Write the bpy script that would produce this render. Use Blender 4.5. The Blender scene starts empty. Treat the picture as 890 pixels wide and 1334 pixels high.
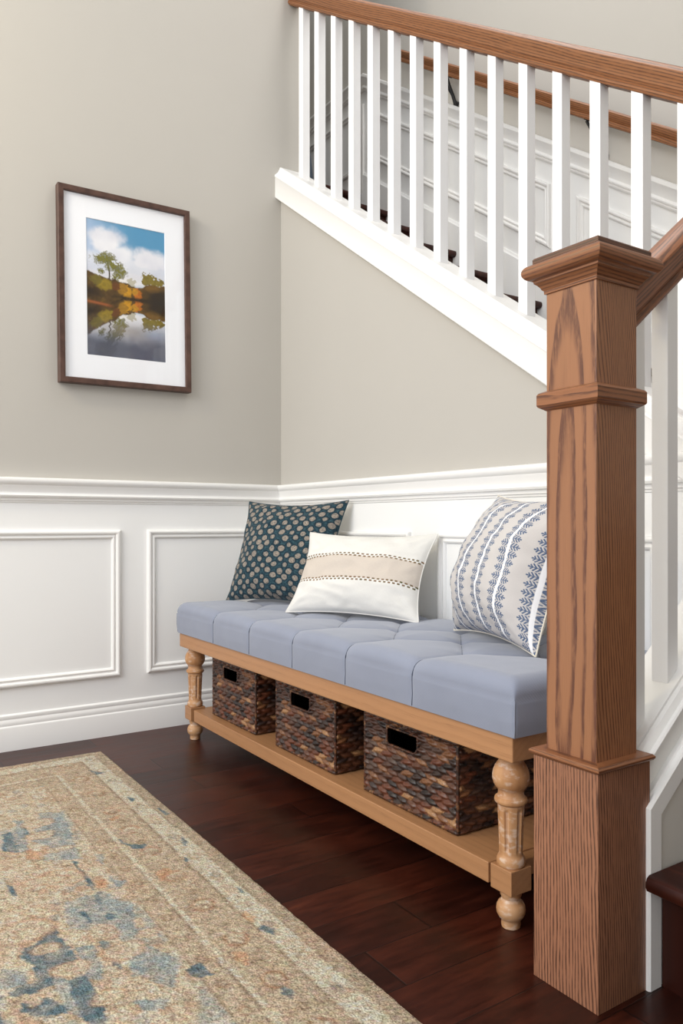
import bpy, math, random
import numpy as np
from mathutils import Vector, Matrix, noise as mnoise
random.seed(7)
rng = np.random.default_rng(5)
SC = bpy.context.scene
COL = SC.collection
V = Vector

# ------------------------------------------------------------------ helpers
def lin(c):
    return tuple((x/12.92 if x <= .04045 else ((x+.055)/1.055)**2.4) for x in [v/255. for v in c[:3]])

class MB:
    def __init__(s):
        s.v = []; s.f = []; s.c = None; s.uv = None
    def add(s, vs, fs):
        n = len(s.v); s.v += [tuple(p) for p in vs]; s.f += [tuple(i+n for i in f) for f in fs]
        return s
    def box(s, x0, x1, y0, y1, z0, z1):
        return s.add([(x0,y0,z0),(x1,y0,z0),(x1,y1,z0),(x0,y1,z0),(x0,y0,z1),(x1,y0,z1),(x1,y1,z1),(x0,y1,z1)],
                     [(0,3,2,1),(4,5,6,7),(0,1,5,4),(1,2,6,5),(2,3,7,6),(3,0,4,7)])
    def prism(s, poly, d):
        d = V(d); n = len(poly); a = [V(p) for p in poly]
        return s.add(a+[p+d for p in a], [tuple(range(n))[::-1], tuple(range(n, 2*n))]+[(i, (i+1) % n, n+(i+1) % n, n+i) for i in range(n)])
    def lathe(s, prof, c=(0,0,0), seg=40, rad=None):
        vs = []; fs = []; n = len(prof)
        for r, z in prof:
            for k in range(seg):
                a = 2*math.pi*k/seg; rr = rad(r, z, a) if rad else r
                vs.append((c[0]+rr*math.cos(a), c[1]+rr*math.sin(a), c[2]+z))
        for i in range(n-1):
            for k in range(seg):
                fs.append((i*seg+k, i*seg+(k+1) % seg, (i+1)*seg+(k+1) % seg, (i+1)*seg+k))
        fs.append(tuple(range(seg))[::-1]); fs.append(tuple((n-1)*seg+k for k in range(seg)))
        return s.add(vs, fs)
    def square_lathe(s, prof, c=(0,0)):
        vs = []; fs = []; n = len(prof)
        for h, z in prof:
            vs += [(c[0]-h,c[1]-h,z),(c[0]+h,c[1]-h,z),(c[0]+h,c[1]+h,z),(c[0]-h,c[1]+h,z)]
        for i in range(n-1):
            for k in range(4):
                fs.append((i*4+k, i*4+(k+1) % 4, i*4+4+(k+1) % 4, i*4+4+k))
        fs.append((3,2,1,0)); fs.append(tuple((n-1)*4+k for k in range(4)))
        return s.add(vs, fs)
    def sweep(s, path, N, prof, closed=False, cut0=None, cut1=None, caps=True):
        path = [V(p) for p in path]; N = V(N).normalized(); n = len(path); m = len(prof)
        seg = [(path[(i+1) % n]-path[i]).normalized() for i in range(n if closed else n-1)]
        per = [N.cross(t) for t in seg]
        vs = []
        for i, p in enumerate(path):
            if closed: p1, p2 = per[i-1], per[i]
            else: p1, p2 = per[max(i-1, 0)], per[min(i, n-2)]
            d = (p1+p2).normalized()
            if not closed and i == 0 and cut0: d = V(cut0)
            if not closed and i == n-1 and cut1: d = V(cut1)
            d = d/d.dot(p1)
            vs += [p+d*u+N*w for u, w in prof]
        fs = []
        for i in range(n if closed else n-1):
            j = (i+1) % n
            for k in range(m):
                fs.append((i*m+k, i*m+(k+1) % m, j*m+(k+1) % m, j*m+k))
        if not closed and caps:
            fs.append(tuple(range(m))[::-1]); fs.append(tuple((n-1)*m+k for k in range(m)))
        return s.add(vs, fs)
    def tube(s, path, r, seg=10, mod=None):
        path = [V(p) for p in path]; n = len(path); vs = []; fs = []
        for i, p in enumerate(path):
            t = (path[min(i+1, n-1)]-path[max(i-1, 0)]).normalized()
            a = t.orthogonal().normalized() if i == 0 else (a-t*a.dot(t)).normalized()
            b = t.cross(a)
            for k in range(seg):
                q = 2*math.pi*k/seg; rr = (r[i] if isinstance(r, list) else r)*(mod(i, q) if mod else 1)
                vs.append(p+a*math.cos(q)*rr+b*math.sin(q)*rr)
        for i in range(n-1):
            for k in range(seg):
                fs.append((i*seg+k, i*seg+(k+1) % seg, (i+1)*seg+(k+1) % seg, (i+1)*seg+k))
        fs.append(tuple(range(seg))[::-1]); fs.append(tuple((n-1)*seg+k for k in range(seg)))
        return s.add(vs, fs)
    def build(s, name, mat, parent=None, bevel=0, smooth=False, loc=None, bseg=2):
        me = bpy.data.meshes.new(name)
        me.from_pydata(s.v, [], s.f); me.update()
        if s.c is not None:
            ca = me.color_attributes.new('Col', 'FLOAT_COLOR', 'POINT')
            ca.data.foreach_set('color', np.asarray(s.c, dtype=np.float32).ravel())
        if s.uv is not None:
            ul = me.uv_layers.new(name='UVMap')
            li = np.zeros(len(me.loops), dtype=np.int32); me.loops.foreach_get('vertex_index', li)
            ul.data.foreach_set('uv', np.asarray(s.uv, dtype=np.float32)[li].ravel())
        import bmesh
        bm = bmesh.new(); bm.from_mesh(me); bmesh.ops.recalc_face_normals(bm, faces=bm.faces); bm.to_mesh(me); bm.free()
        o = bpy.data.objects.new(name, me); COL.objects.link(o)
        if loc: o.location = loc
        me.materials.append(mat)
        if smooth is True: me.polygons.foreach_set('use_smooth', [True]*len(me.polygons))
        if smooth == 'auto':
            me.polygons.foreach_set('use_smooth', [True]*len(me.polygons))
            me.set_sharp_from_angle(angle=math.radians(32))
        if parent: o.parent = parent
        if bevel:
            b = o.modifiers.new('bevel', 'BEVEL'); b.width = bevel; b.segments = bseg; b.limit_method = 'ANGLE'; b.angle_limit = math.radians(40)
            b.harden_normals = False
        return o

def tag(o, label=None, cat=None, group=None, kind=None):
    if label: o['label'] = label
    if cat: o['category'] = cat
    if group: o['group'] = group
    if kind: o['kind'] = kind
    return o
def struct(o): o['kind'] = 'structure'; return o
def empty(name, loc, label, cat, group=None, rz=0):
    o = bpy.data.objects.new(name, None); COL.objects.link(o); o.location = loc; o.rotation_euler = (0,0,rz)
    o.empty_display_size = .1
    return tag(o, label, cat, group)
def rebase(o, root):
    "shift mesh data so that world coordinates stay right under a root placed elsewhere"
    o.data.transform(Matrix.Translation(-V(root.location)))

# ------------------------------------------------------------------ node helper
class NT:
    def __init__(s, name):
        s.m = bpy.data.materials.new(name); s.m.use_nodes = True; s.t = s.m.node_tree
        s.n = s.t.nodes; s.l = s.t.links; s.b = s.n['Principled BSDF']
    def inp(s, sock, v):
        if isinstance(v, X): s.l.new(v.s, sock)
        elif isinstance(v, (tuple, list)) and len(sock.default_value if hasattr(sock.default_value, '__len__') else []) == 4: sock.default_value = (*v[:3], 1)
        else: sock.default_value = v
    def math(s, op, *a):
        n = s.n.new('ShaderNodeMath'); n.operation = op
        for i, v in enumerate(a): s.inp(n.inputs[i], v)
        return X(s, n.outputs[0])
    def coord(s, kind='Object'): return X(s, s.n.new('ShaderNodeTexCoord').outputs[kind])
    def uv(s):
        return s.xyz(X(s, s.n.new('ShaderNodeUVMap').outputs[0]))
    def xyz(s, v):
        n = s.n.new('ShaderNodeSeparateXYZ'); s.l.new(v.s, n.inputs[0]); return [X(s, n.outputs[i]) for i in range(3)]
    def vec(s, x, y, z):
        n = s.n.new('ShaderNodeCombineXYZ')
        for i, v in enumerate((x, y, z)): s.inp(n.inputs[i], v)
        return X(s, n.outputs[0])
    def noise(s, v, scale=5, detail=3, rough=.5, dist=0, col=False):
        n = s.n.new('ShaderNodeTexNoise'); s.l.new(v.s, n.inputs['Vector'])
        n.inputs['Scale'].default_value = scale; n.inputs['Detail'].default_value = detail
        n.inputs['Roughness'].default_value = rough; n.inputs['Distortion'].default_value = dist
        return X(s, n.outputs['Color' if col else 'Fac'])
    def voro(s, v, scale=5, rnd=1, out='Distance', feat='F1'):
        n = s.n.new('ShaderNodeTexVoronoi'); s.l.new(v.s, n.inputs['Vector']); n.feature = feat
        n.inputs['Scale'].default_value = scale; n.inputs['Randomness'].default_value = rnd
        return X(s, n.outputs[out])
    def white(s, v):
        n = s.n.new('ShaderNodeTexWhiteNoise'); s.l.new(v.s, n.inputs['Vector']); return X(s, n.outputs['Value'])
    def ramp(s, f, stops, interp='LINEAR'):
        n = s.n.new('ShaderNodeValToRGB'); s.l.new(f.s, n.inputs[0]); r = n.color_ramp; r.interpolation = interp
        while len(r.elements) < len(stops): r.elements.new(.5)
        for e, (p, c) in zip(r.elements, stops): e.position = p; e.color = (*lin(c), 1)
        return X(s, n.outputs[0])
    def mix(s, f, a, b, mode='MIX'):
        n = s.n.new('ShaderNodeMix'); n.data_type = 'RGBA'; n.blend_type = mode; n.clamp_factor = True
        s.inp(n.inputs[0], f); s.inp(n.inputs[6], a); s.inp(n.inputs[7], b); return X(s, n.outputs[2])
    def attr(s, name='Col'):
        n = s.n.new('ShaderNodeAttribute'); n.attribute_name = name; return X(s, n.outputs['Color'])
    def sm(s, x, a, b):
        n = s.n.new('ShaderNodeMapRange'); n.interpolation_type = 'SMOOTHSTEP'
        s.inp(n.inputs[0], x); n.inputs[1].default_value = a; n.inputs[2].default_value = b
        return X(s, n.outputs[0])
    def bump(s, h, strength=.2, dist=.002):
        n = s.n.new('ShaderNodeBump'); n.inputs['Strength'].default_value = strength; n.inputs['Distance'].default_value = dist
        s.l.new(h.s, n.inputs['Height']); s.l.new(n.outputs[0], s.b.inputs['Normal'])
    def out(s, col=None, rough=.5, spec=.5, sheen=0, coat=0, coatr=.1, metal=0):
        if col is not None: s.inp(s.b.inputs['Base Color'], col)
        s.inp(s.b.inputs['Roughness'], rough); s.b.inputs['Specular IOR Level'].default_value = spec
        s.b.inputs['Sheen Weight'].default_value = sheen; s.b.inputs['Coat Weight'].default_value = coat
        s.b.inputs['Coat Roughness'].default_value = coatr; s.b.inputs['Metallic'].default_value = metal
        return s.m
class X:
    def __init__(s, t, sock): s.t = t; s.s = sock
    def __add__(s, o): return s.t.math('ADD', s, o)
    def __radd__(s, o): return s.t.math('ADD', o, s)
    def __sub__(s, o): return s.t.math('SUBTRACT', s, o)
    def __rsub__(s, o): return s.t.math('SUBTRACT', o, s)
    def __mul__(s, o): return s.t.math('MULTIPLY', s, o)
    def __rmul__(s, o): return s.t.math('MULTIPLY', o, s)
    def __truediv__(s, o): return s.t.math('DIVIDE', s, o)
    def lt(s, o): return s.t.math('LESS_THAN', s, o)
    def gt(s, o): return s.t.math('GREATER_THAN', s, o)
    def abs(s): return s.t.math('ABSOLUTE', s)
    def fr(s): return s.t.math('FRACT', s)
    def fl(s): return s.t.math('FLOOR', s)
    def sin(s): return s.t.math('SINE', s)
    def mod(s, o): return s.t.math('FLOORED_MODULO', s, o)
    def mx(s, o): return s.t.math('MAXIMUM', s, o)
    def mn(s, o): return s.t.math('MINIMUM', s, o)
    def sqrt(s): return s.t.math('SQRT', s)
    def pw(s, o): return s.t.math('POWER', s, o)

# ------------------------------------------------------------------ materials
def paint(name, c, rough=.55, var=.015, spec=.4):
    t = NT(name); p = t.coord(); n = t.noise(p, 3, 3)
    base = lin(c); a = tuple(x*(1-var) for x in base); b = tuple(min(1, x*(1+var)) for x in base)
    col = t.mix(n, a, b); t.bump(t.noise(p, 220, 2), .05, .001)
    return t.out(col, rough, spec)
M_WALL = paint('beige_wall_paint', (187,183,176), .7, .02, .25)
M_TRIM = paint('white_trim_paint', (241,240,238), .38, .01)
M_BAL = paint('baluster_white_paint', (243,243,244), .35, .005)
M_WAINS = paint('white_wainscot_paint', (242,242,241), .45, .01)
M_SKIRT = paint('shaded_white_skirt_paint', (214,211,204), .5, .02)  # white trim paint, greyed for the shade on the skirt's side face
M_IRON = paint('black_iron', (22,21,22), .45, .1)
M_BLACK = paint('shaded_interior', (16,11,9), .9, .1, .1)  # near-black in place of the shade inside the baskets

def oak(name, axis, light, dark, ring=60., tilt=.05, wob=.02, pore=.5, thr=(.52,.72), rough=.38, cap=False, seed=0., off=(.03,-.05), streak=.5, sidef=0., soft=.16, amt=1.):
    """flat-sawn oak: growth rings around a slightly tilted pith, cut by the faces of the piece"""
    t = NT(name); P = t.coord(); x, y, z = t.xyz(P)
    if axis == 'x': x, y, z = y, z, x
    elif axis == 'y': x, y, z = x, z, y
    elif axis == 'slope': z, x = x*.8255-z*.5645, x*.5645+z*.8255; x, y = y, x
    elif axis == 'slopey': y, z = y*-.62+z*.78, y*.78+z*.62
    side = 0.
    if cap or sidef:
        nx, ny, nz = t.xyz(t.coord('Normal')); f = nx.abs().gt(ny.abs())
        if cap:
            a = x; b = y
            L = b*f+a*(1.-f); W = a*f+b*(1.-f); x, y, z = W, z, L
        side = f
    w1 = t.noise(t.vec(x*6., y*6., z*1.3+seed), 1., 2, .5)-.5; w2 = t.noise(t.vec(x*16.+3., y*16., z*3.2+seed), 1., 2, .5)-.5
    w3 = t.noise(t.vec(x*45., y*45., z*14.+seed), 1., 3, .6)-.5
    dx = x-off[0]+w2*wob*.9+w3*.004; dy = y-off[1]+z*tilt+w1*wob*2.4
    rg = ring
    if sidef: dy = dy+side*.30; rg = side*(sidef*ring)+ring
    r = (dx*dx+dy*dy).sqrt()*rg+t.noise(t.vec(x*60., y*60., z*4.), 1., 3)*soft
    fr = r.fr()
    band = t.sm(fr, thr[0], thr[1])*(1.-t.sm(fr, .93, 1.))
    fine = t.noise(t.vec(x*520., y*520., z*16.+seed), 1., 3, .6)
    fine2 = t.noise(t.vec(x*230., y*230., z*30.+seed), 1., 3, .6)
    pores = t.sm(fine, .54, .68)
    broad = t.noise(t.vec(x*9., y*9., z*.9+seed*2), 1., 3)
    base = t.mix(broad, lin(tuple(int(c*.90) for c in light)), lin(tuple(min(255, int(c*1.07)) for c in light)))
    c1 = t.mix(band*(.30+.70*t.sm(fine2, .3, .6))*amt, base, lin(dark))
    c2 = t.mix(pores*pore*(.30+band), c1, lin(tuple(int(c*.78) for c in dark)))
    c3 = t.mix(t.noise(t.vec(x*90., y*90., z*2.5), 1., 2)*streak*.6, c2, lin(tuple(int(c*.74) for c in light)))
    t.bump(fine, .3, .0006)
    return t.out(c3, rough, .45, coat=.12, coatr=.3)
M_OAK_SHAFT = oak('oak_shaft_grain', 'z', (160,110,76), (94,55,41), ring=40, tilt=.085, wob=.036, thr=(.48,.80), pore=.45, seed=5.3, off=(-.012,.004), sidef=3.2, streak=.4)
M_OAK_BASE = oak('oak_base_grain', 'z', (164,114,86), (84,53,40), ring=190, tilt=.03, wob=.016, thr=(.35,.75), pore=.9, seed=8., off=(.26,.12), sidef=.4, soft=.35)
M_OAK_CAP = oak('oak_cap_grain', 'z', (148,96,62), (92,54,36), ring=170, tilt=.02, wob=.012, thr=(.4,.8), pore=.7, cap=True, off=(.02,1.0), soft=.4)
M_OAK_TOP = oak('oak_cap_top_grain', 'z', (104,68,50), (60,38,30), ring=170, tilt=.02, wob=.012, thr=(.4,.8), pore=.7, cap=True, off=(.02,1.0), soft=.4)
M_OAK_RAIL = oak('oak_rail_grain', 'slope', (152,98,58), (88,52,30), rough=.55, ring=150, tilt=.012, wob=.014, thr=(.4,.8), pore=.9, off=(.2,.12), soft=.4)
M_OAK_RAIL2 = oak('oak_lower_rail_grain', 'slopey', (146,92,58), (84,50,32), rough=.5, ring=150, tilt=.012, wob=.014, thr=(.4,.8), pore=.9, off=(.2,.12), soft=.4)
M_BENCHW = oak('honey_bench_wood', 'x', (184,134,92), (160,110,72), ring=60, tilt=.01, wob=.02, thr=(.3,.9), pore=.3, rough=.45, off=(.3,-.3), streak=.5, amt=.35)

def legwood():
    t = NT('whitewashed_turned_wood'); P = t.coord(); x, y, z = t.xyz(P)
    n = t.noise(t.vec(x*30., y*30., z*5.), 1., 3); col = t.ramp(n, [(0.25, (158,106,66)), (.5, (190,142,98)), (.75, (202,160,120))])
    g = t.n.new('ShaderNodeNewGeometry'); pt = X(t, g.outputs['Pointiness'])
    wash = t.sm(t.noise(t.vec(x*50., y*50., z*90.), 1., 3), .5, .7)*.55+(1.-t.sm(pt, .44, .5))*.5
    col = t.mix(wash.mn(.8), col, lin((222,205,190))); t.bump(n, .1, .001)
    return t.out(col, .5, .4)
M_LEG = legwood()

def darkwood(name, planks=True, axis='y', pw=.127):
    t = NT(name); P = t.coord(); x, y, z = t.xyz(P)
    if axis == 'x': x, y = y, x
    row = (x/pw).fl(); fx = (x/pw).fr(); sh = t.white(t.vec(row, 7., 1.))*1.4
    ly = (y+sh)/1.35; col_i = ly.fl(); fy = ly.fr()
    rid = t.white(t.vec(row, col_i, 2.))
    g = t.noise(t.vec(x*52.+rid*9., y*7.+rid*20., 0.), 1., 5, .65)
    g2 = t.noise(t.vec(x*13.+rid*5., y*5.+rid*20., 0.), 1., 4, .65)
    f = g*.55+g2*.35+(rid-.5)*.14-.01
    col = t.ramp(f, [(.2, (22,7,4)), (.40, (45,16,9)), (.58, (70,29,17)), (.8, (110,55,31))])
    h = g*.35
    if planks:
        seam = (1.-t.sm((fx-.5).abs(), .484, .497))*(1.-t.sm((fy-.5).abs(), .4975, .4993))
        col = t.mix(seam*.75+.25, lin((12,5,4)), col); h = h+seam*1.5+g2*.8
    t.bump(h, .22, .0012)
    return t.out(col, .27+g*.18, .32)
M_FLOOR = darkwood('cherry_plank_floor')
M_TREAD = darkwood('cherry_stair_wood', False, 'x')

def fabric(name, c, scale=900, var=.1, rough=.9, sheen=.3, bump=.15, mottled=.1):
    t = NT(name); P = t.coord(); x, y, z = t.xyz(P)
    w = ((x*float(scale)).sin()*((y+z)*float(scale)).sin())*.5+.5
    m = t.noise(P, 7, 4, .6)
    b = lin(c); col = t.mix(m, tuple(v*(1-mottled) for v in b), tuple(min(1, v*(1+mottled)) for v in b))
    t.bump(w*.5+t.noise(P, 400, 2)*.8, bump, .001)
    return t.out(col, rough, .2, sheen=sheen)
M_CUSH = fabric('grey_blue_velvet', (135,141,158), mottled=.1, rough=.8, sheen=.35)
M_SEAM_T = fabric('dark_teal_seam', (34,58,68))
M_CREAM = fabric('cream_linen', (226,219,203))
M_CREASE = fabric('slate_crease_shade', (74,80,96))  # darker cushion tone that draws the shade of the folds

def pillow_teal():
    t = NT('teal_block_print'); u, v, _ = t.uv()
    wob = t.noise(t.vec(u*7., v*7., 0.), 1., 2)-.5
    P = t.vec(u*13.5+wob*.5, v*13.5+wob*.5, 0.)
    sk = t.vec((u+v)*9.6+wob*.4, (u-v)*9.6+wob*.3, 0.)
    dv = t.voro(sk, 1., .28)
    pet = t.noise(t.vec(u*75., v*75., 1.), 1., 2)
    ang = dv+(pet-.5)*.24
    m = 1.-t.sm(ang, .34, .41)
    ring = t.sm(ang, .40, .43)*(1.-t.sm(ang, .50, .56))
    n2 = t.noise(t.vec(u*60., v*60., 0.), 1., 3)
    base = t.ramp(n2, [(.3, (28,46,56)), (.55, (46,72,82)), (.8, (70,98,102))])
    base = t.mix(ring*.6, base, lin((18,32,44)))
    flo = t.ramp(pet, [(.28, (84,82,80)), (.46, (140,130,120)), (.7, (172,158,144))])
    col = t.mix(m*.92, base, flo)
    t.bump(n2, .25, .001); return t.out(col, .95, .15, sheen=.1)
def pillow_band():
    t = NT('cream_band_linen'); u, v, _ = t.uv()
    n = t.noise(t.vec(u*260., v*40., 0.), 1., 2)*.5+t.noise(t.vec(u*40., v*200., 0.), 1., 2)*.5
    base = t.mix(n, lin((214,212,207)), lin((232,230,225)))
    band = t.sm(v, .355, .36)*(1.-t.sm(v, .625, .63))
    col = t.mix(band, base, t.mix(n, lin((196,185,174)), lin((212,202,191))))
    def dots(v0):
        w = (v-v0)/.026; inside = w.gt(0.)*w.lt(2.)
        k = w.fl(); uu = u*30.+k*.5
        sq = uu.fr().lt(.55)*w.fr().gt(.18)*w.fr().lt(.86)
        return inside*sq
    d = dots(.325).mx(dots(.612))
    # a second tiny row makes the woven zig-zag
    hue = t.white(t.vec((u*72.).fl(), (v*90.).fl(), 3.))
    col = t.mix(d, col, t.ramp(hue, [(0., (112,96,66)), (.5, (140,112,92)), (1., (92,92,60))]))
    t.bump(n, .3, .001); return t.out(col, .95, .15)
def pillow_leaf():
    t = NT('fern_stripe_linen'); u, v, _ = t.uv()
    n = t.noise(t.vec(u*200., v*200., 0.), 1., 3); mot = t.noise(t.vec(u*3., v*3., 0.), 1., 2)
    base = t.mix(n*.5+mot*.5, lin((186,182,181)), lin((210,205,201)))
    k = 5.4; U = u*k+.22; a = (U.fr()-.5); side = a.gt(0.)
    st = 1.-t.sm(a.abs(), .038, .052)
    p = v*19.+side*.35; b = p.fr()-.5
    A = a.abs()/.30                         # 0 at the stripe, 1 at the leaf tip
    e = ((A-.52)*(A-.52))/(.46*.46)+(b*b)/(.47*.47)
    leaf = e.lt(1.)*A.gt(.14)
    fr = (A*3.6-(b.abs()*2.2)).fr()
    frond = t.sm(fr, .25, .4)*(1.-t.sm(fr, .8, .95))
    rib = b.abs().lt(.05)
    ink = (leaf*frond).mx(leaf*rib)*(.72+.28*t.sm(n, .3, .6))
    tip = ((A-.98).abs().lt(.09))*(b.abs().lt(.09))
    dot = ((A-.2).abs().lt(.07))*(b.abs().gt(.44))
    col = t.mix(ink.mx(tip*.9).mx(dot*.9), base, t.mix(mot, lin((58,78,112)), lin((88,110,140))))
    col = t.mix(st, col, lin((240,240,242)))
    t.bump(n+st*1.2, .3, .0012); return t.out(col, .95, .15)
M_P1, M_P2, M_P3 = pillow_teal(), pillow_band(), pillow_leaf()

def attrmat(name, rough, bump=None, spec=.3, coat=0, gain=None):
    t = NT(name); c = t.attr(); P = t.coord()
    if bump:
        n = t.noise(P, bump[0], 3, .6); t.bump(n, bump[1], bump[2])
        if gain: c = t.mix(1., c, t.ramp(n, [(.25, gain[0]), (.75, gain[1])]), 'MULTIPLY')
    return t.out(c, rough, spec, coat=coat)
M_PRINT = attrmat('lake_landscape_print', .35)
M_WEAVE = attrmat('woven_water_hyacinth', .28, (330, .5, .0015), .5, gain=((150,140,135), (255,250,245)))
M_RUG = attrmat('faded_wool_pile', .95, (260, 1., .006), .1, gain=((128,122,116), (255,255,252)))
t_ = NT('frame_brown_wood'); P_ = t_.coord(); x_, y_, z_ = t_.xyz(P_)
M_FRAME = t_.out(t_.ramp(t_.noise(t_.vec(x_*90., y_*30., z_*30.), 1., 3), [(.2, (62,42,36)), (.8, (98,72,62))]), .45, .4)
M_MAT = paint('white_mat_board', (243,245,250), .7, .005)
def glass():
    t = NT('picture_glass'); t.n.remove(t.b)
    tr = t.n.new('ShaderNodeBsdfTransparent'); gl = t.n.new('ShaderNodeBsdfGlossy'); gl.inputs['Roughness'].default_value = .04
    fr = t.n.new('ShaderNodeValue'); fr.outputs[0].default_value = .03; mx = t.n.new('ShaderNodeMixShader')
    t.l.new(fr.outputs[0], mx.inputs[0]); t.l.new(tr.outputs[0], mx.inputs[1]); t.l.new(gl.outputs[0], mx.inputs[2])
    t.l.new(mx.outputs[0], t.n['Material Output'].inputs[0]); return t.m
M_GLASS = glass()
M_VASE = fabric('blue_grey_glazed_clay', (96,108,122), rough=.4, sheen=0)
M_LEAF = fabric('dark_foliage', (26,34,30), mottled=.4)

# ------------------------------------------------------------------ room shell
SL = .684                      # upper flight pitch
YF = 1.02                      # face of the wall behind the stairs
struct(MB().box(-.6, 3.6, -4.5, 0.11, -.05, 0).build('floor', M_FLOOR))
struct(MB().box(-.12, 0, -4.5, .115, 0, 5.2).build('wall_left', M_WALL))
CT = 2.362                     # wall top below the stringer cap at x = 0
struct(MB().prism([(0.0,0,0),(2.006,0,0),(2.006,0,CT-2.006*SL),(0.0,0,CT)], (0,.115,0)).build('wall_back', M_WALL))
struct(MB().box(-2.4, 3.3, YF, YF+.1, 0, 5.2).build('wall_far', M_WALL))
struct(MB().box(3.17, 3.3, -1.35, YF, 0, 5.2).build('wall_right', M_WALL))
struct(MB().box(-2.5, -2.4, .0, YF+.1, 2.4, 5.2).build('wall_landing', M_WALL))
struct(MB().box(-2.4, -.12, 0, .115, 2.4, 5.2).build('wall_landing_front', M_WALL))
# wainscot skins
n_trim = [0]
def trim(mb, mat=M_TRIM, **k):
    n_trim[0] += 1
    return struct(mb.build('trim_%d' % n_trim[0], mat, **k))
trim(MB().box(0, .004, -4.5, 0, .0, .93), M_WAINS)
trim(MB().box(.004, 2.006, -.004, 0, 0, .93), M_WAINS)
# chair rail, one mitred run per wall
RAIL = [(0,.983),(.030,.984),(.036,.981),(.038,.975),(.036,.966),(.031,.960),(.027,.957),(.025,.950),(.020,.940),(.017,.931),(.018,.927),(.024,.925),(.027,.920),(.024,.914),(.017,.912),(.014,.907),(.014,.902),(.009,.899),(.008,.894),(0,.893)]
def run(path, prof, i):
    pts = [V(p) for p in path]; N = V((0,0,1)); ps = [N.cross((pts[k+1]-pts[k]).normalized()) for k in range(2)]
    mt = (ps[0]+ps[1]).normalized()
    mb = MB(); q = pts[i:i+2]
    mb.sweep(q, N, prof, cut0=mt if i == 1 else None, cut1=mt if i == 0 else None); return mb
PATH = [(2.006,0,0),(0,0,0),(0,-4.5,0)]
for i in (0, 1):
    trim(run(PATH, RAIL, i), smooth='auto')
BASE = [(0,.131),(.007,.130),(.011,.126),(.012,.118),(.010,.112),(.0115,.108),(.0135,.104),(.0135,.095),(.0125,.089),(.0155,.086),(.0165,.082),(.0165,0),(0,0)]
struct(run(PATH, BASE, 0).build('baseboard_back', M_TRIM, smooth='auto'))
struct(run(PATH, BASE, 1).build('baseboard_left', M_TRIM, smooth='auto'))
# picture-frame mouldings: profile (inward, out of wall)
PM = [(0,0),(0,.008),(.003,.013),(.008,.0155),(.013,.014),(.0165,.0095),(.018,.006),(.021,.0055),(.0235,.0085),(.027,.010),(.031,.008),(.034,.004),(.0345,0)]
def panel(pts, N, prof=PM):
    return MB().sweep(pts, N, prof, closed=True)
for y0, y1 in ((-1.222, -.716), (-.609, -.103)):
    trim(panel([(.004,y0,.226),(.004,y1,.226),(.004,y1,.792),(.004,y0,.792)], (1,0,0)), smooth='auto')
for x0, x1 in ((.11, .919), (1.066, 1.875)):
    trim(panel([(x0,-.004,.226),(x1,-.004,.226),(x1,-.004,.788),(x0,-.004,.788)], (0,-1,0)), smooth='auto')

# stringer face board, its lip and the sloping cap of the knee wall (one casing, all white)
c_, s_ = math.cos(math.atan(SL)), math.sin(math.atan(SL))
def slope_path(z0, x0=0., x1=2.006, y=0., s=SL): return [(x0, y, z0-s*x0), (x1, y, z0-s*x1)]
Z = (0,0,1)
k = c_
FACE = [(-.012*k,.001),(-.140*k,.001),(-.142*k,.026),(-.138*k,.030),(-.052*k,.030),(-.046*k,.033),(-.040*k,.031),(-.034*k,.024),(-.026*k,.016),(-.014*k,.011)]
trim(MB().sweep(slope_path(2.385), (0,-1,0), FACE, cut0=Z, cut1=Z), smooth='auto')
CAPP = [(-.024*k,-.120),(0,-.118),(0,.004),(-.004*k,.009),(-.012*k,.0105),(-.024*k,.008)]
trim(MB().sweep(slope_path(2.385, .003), (0,-1,0), CAPP, cut0=Z, cut1=Z), smooth='auto')

# ------------------------------------------------------------------ handrails and balusters
def rail_prof(w=.036, h=.074):
    return [(0,-.019),(0,.019),(.006,.024),(.012,.024),(.016,.020),(.019,.021),(.024,.026),(.034,.028),(.044,w-.003),(.052,w),(.060,w-.001),(.067,w-.007),(.072,w-.016),(h,0),(.072,-w+.016),(.067,-w+.007),(.060,-w+.001),(.052,-w),(.044,-w+.003),(.034,-.028),(.024,-.026),(.019,-.021),(.016,-.020),(.012,-.024),(.006,-.024)]
YB = .0575
RB = 3.116
o = MB().sweep(slope_path(RB, .001, 2.026, YB), (0,-1,0), rail_prof(), cut0=Z, cut1=Z).build('handrail', M_OAK_RAIL, smooth='auto')
tag(o, 'oak handrail capping the white balusters of the upper stair flight', 'handrail', 'stair handrails')
ords = ['first','second','third','fourth','fifth','sixth','seventh','eighth','ninth','tenth','eleventh','twelfth','thirteenth','fourteenth','fifteenth']
for i in range(15):
    x0 = .0855+.1283*i; x1 = x0+.0345; y0, y1 = YB-.0175, YB+.0175
    zb0, zb1 = 2.385-SL*x0, 2.385-SL*x1; zt0, zt1 = RB-SL*x0+.001, RB-SL*x1+.001
    mb = MB().add([(x0,y0,zb0),(x1,y0,zb1),(x1,y1,zb1),(x0,y1,zb0),(x0,y0,zt0),(x1,y0,zt1),(x1,y1,zt1),(x0,y1,zt0)],
                  [(0,3,2,1),(4,5,6,7),(0,1,5,4),(1,2,6,5),(2,3,7,6),(3,0,4,7)])
    o = mb.build('baluster', M_BAL, bevel=.0012)
    nm = 'rightmost' if i == 14 else ords[i]
    lab = ('white square baluster at the right picture edge, cut by it, under the upper handrail' if i == 14 else
           'white square baluster nearest the wall corner, leftmost under the upper handrail' if i == 0 else
           '%s white square baluster from the left under the upper oak handrail' % nm)
    tag(o, lab, 'baluster', 'white balusters of the upper stair flight')

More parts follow.
